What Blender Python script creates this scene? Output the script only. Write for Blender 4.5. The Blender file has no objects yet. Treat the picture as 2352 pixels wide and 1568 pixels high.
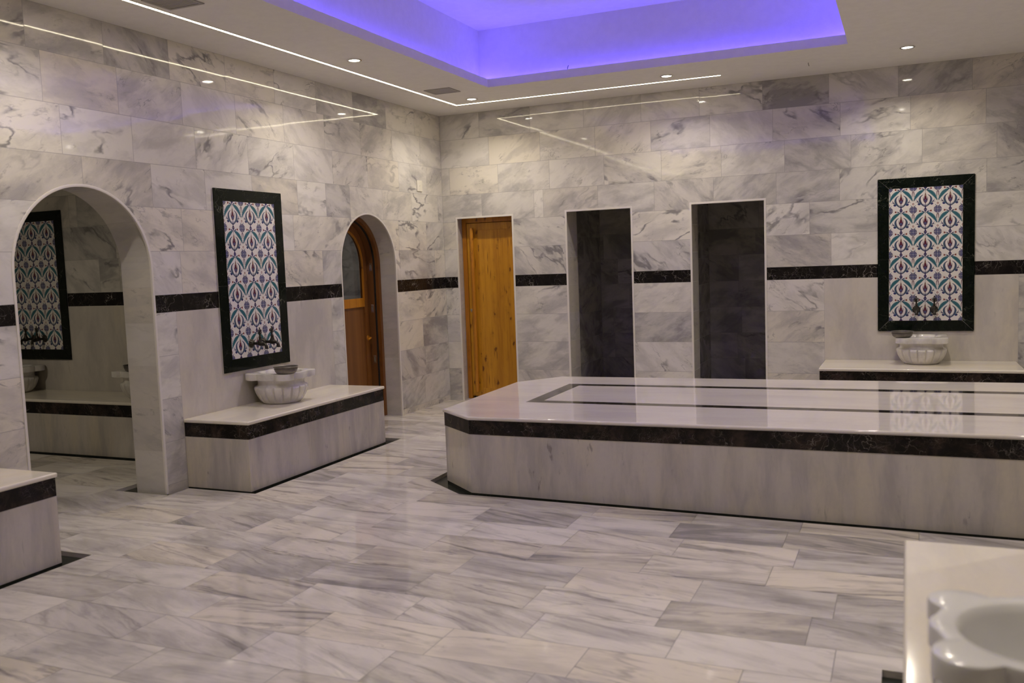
import bpy, bmesh, math, random
from mathutils import Vector, Matrix
PI = math.pi
random.seed(7)
scene = bpy.context.scene
C = scene.collection

# ------------------------------------------------------------------ node helpers
class NT:
    def __init__(s, name):
        s.m = bpy.data.materials.new(name); s.m.use_nodes = True
        s.t = s.m.node_tree; s.t.nodes.clear()
        s.out = s.t.nodes.new('ShaderNodeOutputMaterial')
    def n(s, typ, **kw):
        nd = s.t.nodes.new(typ)
        for k, v in kw.items(): setattr(nd, k, v)
        return nd
    def set(s, sock, v):
        if hasattr(v, 'is_linked') or isinstance(v, bpy.types.NodeSocket): s.t.links.new(v, sock)
        else: sock.default_value = v
    def math(s, op, a, b=None, c=None, clamp=False):
        nd = s.n('ShaderNodeMath', operation=op, use_clamp=clamp)
        s.set(nd.inputs[0], a)
        if b is not None: s.set(nd.inputs[1], b)
        if c is not None: s.set(nd.inputs[2], c)
        return nd.outputs[0]
    def vmath(s, op, a, b=None, sc=None):
        nd = s.n('ShaderNodeVectorMath', operation=op)
        s.set(nd.inputs[0], a)
        if b is not None: s.set(nd.inputs[1], b)
        if sc is not None: s.set(nd.inputs['Scale'], sc)
        return nd.outputs[0]
    def noise(s, vec, scale, detail=4, rough=.55, dist=0, out=0):
        nd = s.n('ShaderNodeTexNoise')
        s.set(nd.inputs['Vector'], vec); nd.inputs['Scale'].default_value = scale
        nd.inputs['Detail'].default_value = detail; nd.inputs['Roughness'].default_value = rough
        nd.inputs['Distortion'].default_value = dist
        return nd.outputs[out]
    def vor(s, vec, scale, feature='F1', out='Distance', rnd=1):
        nd = s.n('ShaderNodeTexVoronoi', feature=feature)
        s.set(nd.inputs['Vector'], vec); nd.inputs['Scale'].default_value = scale
        nd.inputs['Randomness'].default_value = rnd
        return nd.outputs[out]
    def ramp(s, v, lo, hi, a=0., b=1., smooth=True):
        nd = s.n('ShaderNodeMapRange')
        nd.interpolation_type = 'SMOOTHSTEP' if smooth else 'LINEAR'
        s.set(nd.inputs['Value'], v); s.set(nd.inputs['From Min'], lo); s.set(nd.inputs['From Max'], hi)
        s.set(nd.inputs['To Min'], a); s.set(nd.inputs['To Max'], b)
        return nd.outputs[0]
    def mix(s, f, a, b):
        nd = s.n('ShaderNodeMix', data_type='RGBA')
        s.set(nd.inputs[0], f)
        for i, v in ((6, a), (7, b)):
            if isinstance(v, tuple): v = (*v[:3], 1)
            s.set(nd.inputs[i], v)
        return nd.outputs[2]
    def mapping(s, vec, scale=(1, 1, 1), rot=(0, 0, 0)):
        nd = s.n('ShaderNodeMapping')
        s.set(nd.inputs['Vector'], vec); nd.inputs['Scale'].default_value = scale; nd.inputs['Rotation'].default_value = rot
        return nd.outputs[0]
    def attr(s, name):
        nd = s.n('ShaderNodeAttribute', attribute_name=name)
        return nd
    def objco(s, seeded=True):
        tc = s.n('ShaderNodeTexCoord').outputs['Object']
        if not seeded: return tc
        oi = s.n('ShaderNodeObjectInfo').outputs['Random']
        return s.vmath('ADD', tc, s.vmath('SCALE', (7.3, 3.1, 5.7), sc=s.math('MULTIPLY', oi, 9.)))
    def bsdf(s, color, rough=.4, normal=None, **kw):
        b = s.n('ShaderNodeBsdfPrincipled')
        if isinstance(color, tuple): color = (*color[:3], 1)
        s.set(b.inputs['Base Color'], color); s.set(b.inputs['Roughness'], rough)
        if normal is not None: s.set(b.inputs['Normal'], normal)
        for k, v in kw.items():
            k = {'metal': 'Metallic', 'ior': 'IOR', 'trans': 'Transmission Weight', 'spec': 'Specular IOR Level',
                 'coat': 'Coat Weight', 'emit': 'Emission Strength', 'ecol': 'Emission Color'}[k]
            if isinstance(v, tuple): v = (*v[:3], 1)
            s.set(b.inputs[k], v)
        s.t.links.new(b.outputs[0], s.out.inputs[0])
        return s.m
    def bump(s, h, strength=.2, dist=.01):
        nd = s.n('ShaderNodeBump'); s.set(nd.inputs['Height'], h)
        nd.inputs['Strength'].default_value = strength; nd.inputs['Distance'].default_value = dist
        return nd.outputs[0]

def emitter(name, col, strength):
    t = NT(name); e = t.n('ShaderNodeEmission'); e.inputs[0].default_value = (*col, 1); e.inputs[1].default_value = strength
    t.t.links.new(e.outputs[0], t.out.inputs[0]); return t.m

def plain(name, col, rough=.5, **kw): return NT(name).bsdf(col, rough, **kw)

def marble_tiles(name, white, grey, veincol, stretch=(1., 2.2, 1.), rough=.030, streak=0., tilt=.010, rot0=0., rotrange=1.6, grout=(.30, .285, .27), vein=1.):
    """Polished marble tiles: every tile carries its own seed, tone and vein amount as mesh attributes."""
    t = NT(name)
    uv = t.n('ShaderNodeUVMap', uv_map='muv').outputs[0]
    at = t.attr('tile')
    seed = at.outputs['Color']; tone = at.outputs['Alpha']
    sep = t.n('ShaderNodeSeparateColor'); t.set(sep.inputs[0], seed)
    r1, r2, r3 = sep.outputs[0], sep.outputs[1], sep.outputs[2]
    p = t.vmath('ADD', uv, t.vmath('SCALE', seed, sc=41.))
    rot = t.n('ShaderNodeVectorRotate', rotation_type='Z_AXIS')
    t.set(rot.inputs['Vector'], p)
    t.set(rot.inputs['Angle'], t.math('ADD', t.math('MULTIPLY', t.math('SUBTRACT', r2, .5), rotrange), rot0))
    q = t.mapping(rot.outputs[0], stretch)
    warp = t.vmath('SCALE', t.vmath('SUBTRACT', t.noise(q, 3.2, 4, out=1), (.5, .5, .5)), sc=.34)
    qw = t.vmath('ADD', q, warp)
    cloud = t.ramp(t.noise(qw, 2.6, 6, .58), .38, .68)
    fine = t.noise(qw, 11, 5, .65)
    n1 = t.noise(qw, 1.5, 3, .5)
    v1 = t.ramp(t.math('ABSOLUTE', t.math('SUBTRACT', n1, .5)), .0, .030, 1., 0.)
    n2 = t.noise(t.vmath('ADD', qw, (13.1, 4.2, 2.2)), 3.4, 4, .55)
    v2 = t.ramp(t.math('ABSOLUTE', t.math('SUBTRACT', n2, .52)), .0, .016, 1., 0.)
    mask = t.ramp(t.noise(t.vmath('ADD', p, (3., 9., 1.)), 3.1, 3), .45, .64)
    mask2 = t.ramp(t.noise(t.vmath('ADD', p, (8., 1., 5.)), 4.3, 3), .50, .66)
    veins = t.math('ADD', t.math('MULTIPLY', t.math('MULTIPLY', v1, mask), .95), t.math('MULTIPLY', t.math('MULTIPLY', v2, mask2), .6))
    veins = t.math('MULTIPLY', veins, t.ramp(r3, .05, .65, .15, vein))
    blot = t.math('MULTIPLY', t.ramp(t.noise(qw, 5.5, 5, .7), .575, .70), t.ramp(r1, .30, .75, .0, .85))
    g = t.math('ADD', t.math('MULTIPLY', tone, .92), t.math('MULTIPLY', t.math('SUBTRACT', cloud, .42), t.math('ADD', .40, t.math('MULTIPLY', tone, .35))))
    g = t.math('ADD', g, t.math('MULTIPLY', t.math('SUBTRACT', fine, .5), .30))
    if streak:
        s1 = t.noise(t.mapping(qw, (.55, 3.4, 1)), 2.2, 6, .62)
        g = t.math('ADD', g, t.math('MULTIPLY', t.ramp(s1, .50, .74), t.math('MULTIPLY', t.ramp(r1, .1, .9, .35, 1.2), streak)))
    g = t.math('MAXIMUM', t.math('MINIMUM', g, 1.), 0.)
    whc = t.mix(t.ramp(r1, .35, .95, 0., .75), white, tuple(c*k for c, k in zip(white, (.985, .945, .85))))
    whc = t.mix(t.ramp(r2, .72, .95, 0., .55), whc, tuple(c*k for c, k in zip(white, (.93, .925, .965))))
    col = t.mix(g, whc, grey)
    col = t.mix(t.math('MULTIPLY', blot, .6), col, veincol)
    col = t.mix(t.math('MINIMUM', veins, .85), col, veincol)
    # joints
    tuv = t.n('ShaderNodeUVMap', uv_map='tuv').outputs[0]; tsz = t.n('ShaderNodeUVMap', uv_map='tsz').outputs[0]
    mn = t.vmath('MINIMUM', tuv, t.vmath('SUBTRACT', tsz, tuv))
    sx = t.n('ShaderNodeSeparateXYZ'); t.set(sx.inputs[0], mn)
    d = t.math('MINIMUM', sx.outputs[0], sx.outputs[1])
    j = t.ramp(d, .0008, .0028, 1., 0.)
    col = t.mix(t.math('MULTIPLY', j, .82), col, grout)
    geo = t.n('ShaderNodeNewGeometry').outputs['Normal']
    tl = t.vmath('SCALE', t.vmath('SUBTRACT', seed, (.5, .5, .5)), sc=tilt)
    wv = t.vmath('SCALE', t.vmath('SUBTRACT', t.noise(uv, 9., 2, out=1), (.5, .5, .5)), sc=tilt * .22)
    nrm = t.vmath('NORMALIZE', t.vmath('ADD', geo, t.vmath('ADD', tl, wv)))
    rg = t.math('ADD', t.math('ADD', rough, t.math('MULTIPLY', fine, .04)), t.math('MULTIPLY', j, .3))
    return t.bsdf(col, rg, nrm, ior=1.5)

def slab_marble(name, base, dark, warm, scale=(5.5, 5.5, 1.1), rough=.16, amt=.55, spot=.35):
    t = NT(name); p = t.objco()
    q = t.mapping(p, scale)
    w = t.vmath('ADD', q, t.vmath('SCALE', t.vmath('SUBTRACT', t.noise(q, 1.3, 3, out=1), (.5, .5, .5)), sc=.9))
    fk = t.math('MULTIPLY', t.ramp(t.noise(t.mapping(p, (1, 1, .35)), 17, 4, .6), .63, .73), t.ramp(t.noise(p, 3.1, 2), .45, .6))
    a = t.ramp(t.noise(w, 1.1, 5, .6), .36, .70)
    b = t.ramp(t.noise(t.vmath('ADD', w, (5, 7, 1)), .8, 4), .42, .68)
    s = t.ramp(t.noise(t.vmath('ADD', w, (1, 2, 9)), 2.6, 5, .66), .62, .78)
    f = t.noise(p, 38, 3, .6)
    s = t.math('MINIMUM', t.math('ADD', s, fk), 1.)
    col = t.mix(t.math('MULTIPLY', b, .6), base, warm)
    col = t.mix(t.math('MULTIPLY', a, amt), col, dark)
    col = t.mix(t.math('MULTIPLY', s, spot), col, tuple(c * .55 for c in dark))
    col = t.mix(t.math('MULTIPLY', t.ramp(f, .35, .7), .10), col, dark)
    return t.bsdf(col, rough, ior=1.5)

def dark_marble(name, base, base2, veincol, scale=11., amt=.75, rough=.12, thick=.035, warp=.25, spec=.3):
    t = NT(name); p = t.objco()
    w = t.vmath('ADD', p, t.vmath('SCALE', t.vmath('SUBTRACT', t.noise(p, 6, 4, out=1), (.5, .5, .5)), sc=warp))
    e = t.vor(w, scale, 'DISTANCE_TO_EDGE')
    v1 = t.ramp(e, .0, thick, 1., 0.)
    e2 = t.vor(t.vmath('ADD', w, (3, 1, 7)), scale * 2.3, 'DISTANCE_TO_EDGE')
    v2 = t.ramp(e2, .0, thick * 1.2, 1., 0.)
    m = t.ramp(t.noise(p, 5, 4, .6), .46, .66)
    m2 = t.ramp(t.noise(t.vmath('ADD', p, (9, 2, 4)), 8, 3), .45, .7)
    v = t.math('ADD', t.math('MULTIPLY', v1, m), t.math('MULTIPLY', t.math('MULTIPLY', v2, m2), .55))
    c = t.mix(t.ramp(t.noise(w, 9, 5, .65), .42, .72), base, base2)
    c = t.mix(t.math('MULTIPLY', t.math('MINIMUM', v, 1.), amt), c, veincol)
    return t.bsdf(c, rough, ior=1.5, spec=spec)

def wood(name, c1, c2, knot, knots=1., rough=.33, gscale=26.):
    t = NT(name); p = t.objco()
    q = t.mapping(p, (1, 1, .035))
    w = t.vmath('ADD', q, t.vmath('SCALE', t.vmath('SUBTRACT', t.noise(p, 2.5, 3, out=1), (.5, .5, .5)), sc=.03))
    g = t.ramp(t.noise(w, gscale * 1.6, 4, .6), .35, .68)
    b = t.ramp(t.noise(w, gscale * .35, 2), .35, .65)
    col = t.mix(t.math('ADD', t.math('MULTIPLY', g, .6), t.math('MULTIPLY', b, .5)), c1, c2)
    if knots:
        kq = t.mapping(t.vmath('ADD', p, t.vmath('SCALE', t.vmath('SUBTRACT', t.noise(p, 22, 3, out=1), (.5, .5, .5)), sc=.05)), (1, 1, .42))
        d = t.vor(kq, 15., 'F1')
        cr = t.vor(kq, 15., 'F1', 'Color')
        sp = t.n('ShaderNodeSeparateColor'); t.set(sp.inputs[0], cr)
        k = t.math('MULTIPLY', t.ramp(d, t.math('MULTIPLY', sp.outputs[1], .12), t.math('ADD', t.math('MULTIPLY', sp.outputs[1], .20), .10), 1., 0.), t.ramp(sp.outputs[0], .18, .22))
        halo = t.math('MULTIPLY', t.ramp(d, .14, .50, 1., 0.), t.ramp(sp.outputs[0], .18, .22))
        col = t.mix(t.math('MULTIPLY', halo, .35 * knots), col, tuple(c * .7 for c in c2))
        col = t.mix(t.math('MULTIPLY', k, .9 * knots), col, knot)
        dq = t.mapping(t.vmath('ADD', p, (3.3, 1.7, .4)), (1, 1, .10))
        dd = t.vor(dq, 30., 'F1'); dc = t.n('ShaderNodeSeparateColor'); t.set(dc.inputs[0], t.vor(dq, 30., 'F1', 'Color'))
        dash = t.math('MULTIPLY', t.ramp(dd, .06, .24, 1., 0.), t.ramp(dc.outputs[0], .50, .56))
        col = t.mix(t.math('MULTIPLY', dash, .7 * knots), col, knot)
    return t.bsdf(col, rough, t.bump(g, .08, .002), ior=1.5)

# ------------------------------------------------------------------ materials
WH = (.705, .675, .62); GR = (.30, .287, .285); VN = (.185, .178, .187)
M_WALL = marble_tiles('wall_marble', WH, GR, VN)
M_FLOOR = marble_tiles('floor_marble', (.665, .62, .575), (.25, .232, .228), (.19, .182, .195), stretch=(.6, 2.3, 1), rough=.045, streak=.85, rotrange=.6, rot0=.12, tilt=.006, vein=.45, grout=(.15, .14, .135))
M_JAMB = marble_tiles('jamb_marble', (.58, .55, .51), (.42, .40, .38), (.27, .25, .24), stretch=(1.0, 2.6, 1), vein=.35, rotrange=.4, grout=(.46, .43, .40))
M_CREAM = slab_marble('cream_marble', (.55, .505, .455), (.36, .332, .318), (.585, .52, .385), amt=.8, spot=.75)
M_CREAMWALL = slab_marble('cream_wall_slab', (.60, .56, .51), (.43, .40, .38), (.615, .555, .435), scale=(3.6, 3.6, 1.3), amt=.75, spot=.25)
M_TOP = slab_marble('bench_top_marble', (.75, .695, .605), (.60, .56, .505), (.77, .68, .51), scale=(1.2, 4.5, 4.), rough=.10, amt=.5, spot=.15)
M_TABLE = slab_marble('table_top_marble', (.66, .61, .575), (.53, .485, .475), (.67, .605, .53), scale=(1.2, 4.2, 4.), rough=.045, amt=.55, spot=.10)
M_BASIN = slab_marble('basin_marble', (.70, .67, .64), (.48, .46, .455), (.70, .66, .60), scale=(7, 7, 4), rough=.14, amt=.65, spot=.35)
M_FGB = slab_marble('white_basin_marble', (.70, .69, .68), (.60, .59, .58), (.70, .69, .67), scale=(5, 5, 3), rough=.12, amt=.4, spot=.05)
M_BLACK = dark_marble('dark_brown_marble', (.009, .0075, .0075), (.040, .027, .023), (.30, .26, .235), scale=17., amt=.55, thick=.03, spec=.18)
M_BAND = dark_marble('black_band_marble', (.010, .0085, .0085), (.022, .018, .017), (.40, .36, .33), scale=10., amt=.65, thick=.022, spec=.15)
M_GREEN = dark_marble('dark_green_marble', (.0035, .006, .0045), (.007, .011, .008), (.22, .23, .19), scale=4.5, amt=.55, rough=.12, thick=.012, warp=.4, spec=.2)
M_GUT = dark_marble('gutter_marble', (.018, .021, .018), (.03, .032, .028), (.12, .12, .10), scale=6, amt=.3, rough=.25)
M_INLAY = dark_marble('inlay_marble', (.020, .017, .016), (.04, .033, .031), (.26, .24, .22), amt=.35, rough=.05, spec=.5)
M_PLASTER = None
t = NT('white_plaster'); p = t.objco(False)
M_PLASTER = t.bsdf(t.mix(t.ramp(t.noise(p, 14, 5, .6), .3, .7), (.82, .795, .76), (.785, .76, .725)), .75, t.bump(t.noise(p, 55, 4, .6), .25, .004))
M_EDGE = plain('pale_marble_edge', (.70, .66, .61), .25)
M_GROUT = plain('pale_grout', (.55, .53, .50), .7)
M_PINE = wood('knotty_pine', (.58, .275, .018), (.40, .165, .009), (.11, .028, .004))
M_PINE2 = wood('pine_frame', (.54, .225, .016), (.38, .135, .008), (.11, .028, .004), knots=.9)
M_DOORWOOD = wood('brown_door_wood', (.25, .10, .022), (.165, .058, .012), (.06, .02, .006), knots=.5)
M_DOORPANEL = wood('brown_door_panel', (.215, .09, .025), (.15, .058, .016), (.06, .02, .006), knots=0, gscale=14.)
M_METAL = plain('brushed_metal', (.55, .52, .48), .30, metal=1.)
t = NT('bowl_metal'); p = t.objco()
M_BOWL = t.bsdf(t.mix(t.ramp(t.noise(p, 30, 4), .4, .7), (.19, .175, .165), (.14, .128, .12)), .42, metal=.8)
M_BRONZE = plain('dark_bronze', (.022, .018, .013), .36, metal=.5)
M_GAP_SHADE = plain('gap_shade', (.012, .01, .009), .8)  # near-black colour that paints shade into the cracks of both doors
M_BLACKWIRE = plain('black_cable', (.012, .012, .012), .5)
M_PLASTIC = plain('ivory_plastic', (.74, .70, .61), .35)
M_CHROME = plain('lamp_ring_chrome', (.62, .60, .58), .18, metal=1.)
M_VENT = plain('grey_vent', (.36, .34, .325), .55)
M_VENT2 = plain('dark_vent_inside', (.16, .155, .15), .7)
M_ALU = plain('strip_channel', (.52, .50, .48), .4, metal=.6)
t = NT('glass_pane')
M_GLASS = t.bsdf((.62, .64, .63), .02, trans=1., ior=1.45)
M_LAMP = emitter('lamp_glow', (1., .915, .765), 45.)
M_LAMP_DIM = emitter('lamp_glow_dim', (1., .90, .70), 190.)
M_LAMP_STEAM = emitter('lamp_glow_steam', (.95, .92, .95), 90.)
M_STRIP = emitter('strip_glow', (1., .87, .62), 24.)
M_COVE = emitter('cove_blue_glow', (.105, .070, 1.), 38.)
# glazed motif colours
M_TILEW = plain('glazed_white', (.74, .70, .68), .12)
M_TEAL = plain('glaze_teal', (.040, .150, .185), .12)
M_TEAL2 = plain('glaze_blue_green', (.060, .115, .19), .12)
M_BLUE = plain('glaze_blue', (.030, .028, .125), .12)
M_PURP = plain('glaze_purple', (.075, .018, .055), .12)
M_RED = plain('glaze_red', (.20, .028, .022), .12)
M_FEATHER = plain('glaze_brown_feather', (.24, .155, .13), .12)
M_PALE = plain('glaze_pale_blue', (.14, .15, .29), .12)

# ------------------------------------------------------------------ object helpers
def tag(o, label=None, cat=None, group=None, kind=None):
    if label: o['label'] = label
    if cat: o['category'] = cat
    if group: o['group'] = group
    if kind: o['kind'] = kind
    return o
def thing(name, loc, rz=0, label=None, cat=None, group=None, kind=None):
    o = bpy.data.objects.new(name, None); C.objects.link(o)
    o.empty_display_size = .1
    o.location = loc; o.rotation_euler = (0, 0, rz)
    return tag(o, label, cat, group, kind)
def obj(name, bm, mats, parent=None, smooth=False, recalc=True):
    me = bpy.data.meshes.new(name)
    if recalc: bmesh.ops.recalc_face_normals(bm, faces=bm.faces)
    bm.to_mesh(me); bm.free()
    for m in (mats if isinstance(mats, (list, tuple)) else [mats]): me.materials.append(m)
    if smooth:
        for f in me.polygons: f.use_smooth = True
        try: me.set_sharp_from_angle(angle=math.radians(38))
        except Exception: pass
        for f in me.polygons:
            if f.area > .02: f.use_smooth = False      # big flat faces keep their own normal
    o = bpy.data.objects.new(name, me); C.objects.link(o)
    if parent: o.parent = parent
    return o
def dup(root, loc, rz=None, **kw):
    r = root.copy(); C.objects.link(r); r.location = loc
    if rz is not None: r.rotation_euler = (0, 0, rz)
    for ch in list(root.children):
        c = ch.copy(); C.objects.link(c); c.parent = r
        for g in list(ch.children):
            d = g.copy(); C.objects.link(d); d.parent = c
    tag(r, **kw)
    return r
def add_box(bm, x0, x1, y0, y1, z0, z1, bev=0, seg=2):
    vs = [bm.verts.new(p) for p in ((x0,y0,z0),(x1,y0,z0),(x1,y1,z0),(x0,y1,z0),(x0,y0,z1),(x1,y0,z1),(x1,y1,z1),(x0,y1,z1))]
    fs = [bm.faces.new([vs[i] for i in q]) for q in ((3,2,1,0),(4,5,6,7),(0,1,5,4),(1,2,6,5),(2,3,7,6),(3,0,4,7))]
    if bev:
        es = list({e for f in fs for e in f.edges})
        bmesh.ops.bevel(bm, geom=es, offset=bev, segments=seg, affect='EDGES', profile=.5)
def box(x0, x1, y0, y1, z0, z1, bev=0, seg=2):
    bm = bmesh.new(); add_box(bm, x0, x1, y0, y1, z0, z1, bev, seg); return bm
def add_prism(bm, poly, z0, z1, bev=0, bevtop_only=False, ztop=None):
    """poly: CCW list of (x,y). ztop: optional function (x,y)->z for top"""
    lo = [bm.verts.new((x, y, z0 if ztop is None else ztop(x, y) + z0)) for x, y in poly]
    hi = [bm.verts.new((x, y, z1 if ztop is None else ztop(x, y) + z1)) for x, y in poly]
    n = len(poly)
    fb = bm.faces.new(lo[::-1]); ft = bm.faces.new(hi)
    for i in range(n): bm.faces.new((lo[i], lo[(i+1)%n], hi[(i+1)%n], hi[i]))
    if bev:
        es = list(ft.edges) + ([] if bevtop_only else list(fb.edges))
        bmesh.ops.bevel(bm, geom=es, offset=bev, segments=3, affect='EDGES', profile=.5)
def add_lathe(bm, prof, n=32, center=(0, 0, 0), axis='Z', rfun=None, cap=False):
    rings = []
    for (r, z) in prof:
        ring = []
        for i in range(n):
            a = 2*PI*i/n
            rr = r * (rfun(a, z) if rfun else 1)
            x, y = rr*math.cos(a), rr*math.sin(a)
            p = (x, y, z) if axis == 'Z' else ((x, z, y) if axis == 'Y' else (z, x, y))
            ring.append(bm.verts.new((p[0]+center[0], p[1]+center[1], p[2]+center[2])))
        rings.append(ring)
    for a, b in zip(rings, rings[1:]):
        for i in range(n): bm.faces.new((a[i], a[(i+1)%n], b[(i+1)%n], b[i]))
    if cap:
        bm.faces.new(rings[0][::-1]); bm.faces.new(rings[-1])
def add_tube(bm, pts, rad, n=10, cap=True):
    pts = [Vector(p) for p in pts]; rads = rad if isinstance(rad, (list, tuple)) else [rad]*len(pts)
    up = Vector((0, 0, 1)); rings = []
    for i, p in enumerate(pts):
        d = (pts[min(i+1, len(pts)-1)] - pts[max(i-1, 0)]).normalized()
        s = d.cross(up)
        if s.length < 1e-3: s = d.cross(Vector((1, 0, 0)))
        s.normalize(); u = s.cross(d).normalized()
        rings.append([bm.verts.new(p + (s*math.cos(2*PI*k/n) + u*math.sin(2*PI*k/n))*rads[i]) for k in range(n)])
    for a, b in zip(rings, rings[1:]):
        for k in range(n): bm.faces.new((a[k], a[(k+1)%n], b[(k+1)%n], b[k]))
    if cap: bm.faces.new(rings[0][::-1]); bm.faces.new(rings[-1])
def add_sphere(bm, c, r, seg=12, sc=(1, 1, 1)):
    m = Matrix.Translation(c) @ Matrix.Diagonal((*sc, 1))
    bmesh.ops.create_uvsphere(bm, u_segments=seg, v_segments=max(6, seg//2), radius=r, matrix=m)

# ------------------------------------------------------------------ 2D polygon clipping for tiled surfaces
def clip_half(poly, a, b, c):
    """keep points with a*x+b*y+c >= 0"""
    out = []
    n = len(poly)
    for i in range(n):
        p, q = poly[i], poly[(i+1) % n]
        dp, dq = a*p[0]+b*p[1]+c, a*q[0]+b*q[1]+c
        if dp >= -1e-9: out.append(p)
        if (dp > 1e-9 and dq < -1e-9) or (dp < -1e-9 and dq > 1e-9):
            s = dp/(dp-dq); out.append((p[0]+(q[0]-p[0])*s, p[1]+(q[1]-p[1])*s))
    return out
def area(poly):
    return .5*sum(poly[i][0]*poly[(i+1) % len(poly)][1]-poly[(i+1) % len(poly)][0]*poly[i][1] for i in range(len(poly)))
def subtract(poly, hole):
    """poly minus CCW convex hole -> list of convex polys"""
    xs = [p[0] for p in poly]; ys = [p[1] for p in poly]
    hx = [p[0] for p in hole]; hy = [p[1] for p in hole]
    if max(xs) <= min(hx) or min(xs) >= max(hx) or max(ys) <= min(hy) or min(ys) >= max(hy): return [poly]
    res = []; cur = poly
    for i in range(len(hole)):
        p, q = hole[i], hole[(i+1) % len(hole)]
        ex, ey = q[0]-p[0], q[1]-p[1]
        a, b = -ey, ex; c = -(a*p[0]+b*p[1])
        o = clip_half(cur, -a, -b, -c)
        if len(o) > 2 and abs(area(o)) > 1e-7: res.append(o)
        cur = clip_half(cur, a, b, c)
        if len(cur) < 3 or abs(area(cur)) < 1e-8: break
    return res
def rect(u0, u1, v0, v1): return [(u0, v0), (u1, v0), (u1, v1), (u0, v1)]
def arch_poly(u0, u1, top, n=40):
    r = (u1-u0)/2; cu = (u0+u1)/2; sp = top-r
    pts = [(u0, -.2), (u1, -.2)]
    pts += [(cu+r*math.cos(PI*i/n), sp+r*math.sin(PI*i/n)) for i in range(n+1)]
    return pts
class Tiled:
    """a mesh of flat tiles; every tile has its own seed/tone"""
    def __init__(s):
        s.bm = bmesh.new()
        s.muv = s.bm.loops.layers.uv.new('muv'); s.tuv = s.bm.loops.layers.uv.new('tuv'); s.tsz = s.bm.loops.layers.uv.new('tsz')
        s.col = s.bm.loops.layers.float_color.new('tile')
    def tile(s, u0, u1, v0, v1, mp, tone, holes=(), mat=0, vein=None, clip=None, seed=None):
        polys = [rect(u0, u1, v0, v1)]
        for h in holes:
            nx = []
            for p in polys: nx += subtract(p, h)
            polys = nx
        sd = (random.random(), random.random(), random.random() if vein is None else vein, tone)
        for p in polys:
            vs = [s.bm.verts.new(mp(*q)) for q in p]
            try: f = s.bm.faces.new(vs)
            except ValueError: continue
            f.material_index = mat
            for l, q in zip(f.loops, p):
                l[s.muv].uv = q; l[s.tuv].uv = (q[0]-u0, q[1]-v0); l[s.tsz].uv = (u1-u0, v1-v0); l[s.col] = sd
    def rows(s, rows, mp, holes=(), ulim=None):
        """rows: (v0, v1, [u edges], [tones])"""
        for v0, v1, ed, tn in rows:
            for i in range(len(ed)-1):
                a, b = min(ed[i], ed[i+1]), max(ed[i], ed[i+1])
                tone = tn[i] if i < len(tn) else random.choice([.15, .25, .35, .5])
                s.tile(a, b, v0, v1, mp, tone, holes)
    def grid(s, u0, u1, v0, v1, mp, w=.6, h=.3, holes=(), tones=(.15, .25, .3, .4, .55), mat=0, off=None):
        v = v0; k = 0
        while v < v1-1e-4:
            vv = min(v+h, v1); u = u0 - (random.random()*w if off is None else (off*k % 1)*w)
            while u < u1-1e-4:
                a, b = max(u, u0), min(u+w, u1)
                if b-a > .004: s.tile(a, b, v, vv, mp, random.choice(tones), holes, mat)
                u += w
            v = vv; k += 1
    def quad(s, pts):
        vs = [s.bm.verts.new(p) for p in pts]; f = s.bm.faces.new(vs); return f
    def done(s, name, mats, **kw):
        bmesh.ops.remove_doubles(s.bm, verts=s.bm.verts, dist=1e-5)
        o = obj(name, s.bm, mats, recalc=False); tag(o, kind='structure', **kw); return o

ZC = 3.172
GD = .026
B0, B1 = 1.270, 1.392
ZV = [ZC, 2.898, 2.594, 2.293, 1.998, 1.696, B1]
ZL = [B0, .967, .665, .360, .060, -.05]

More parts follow.
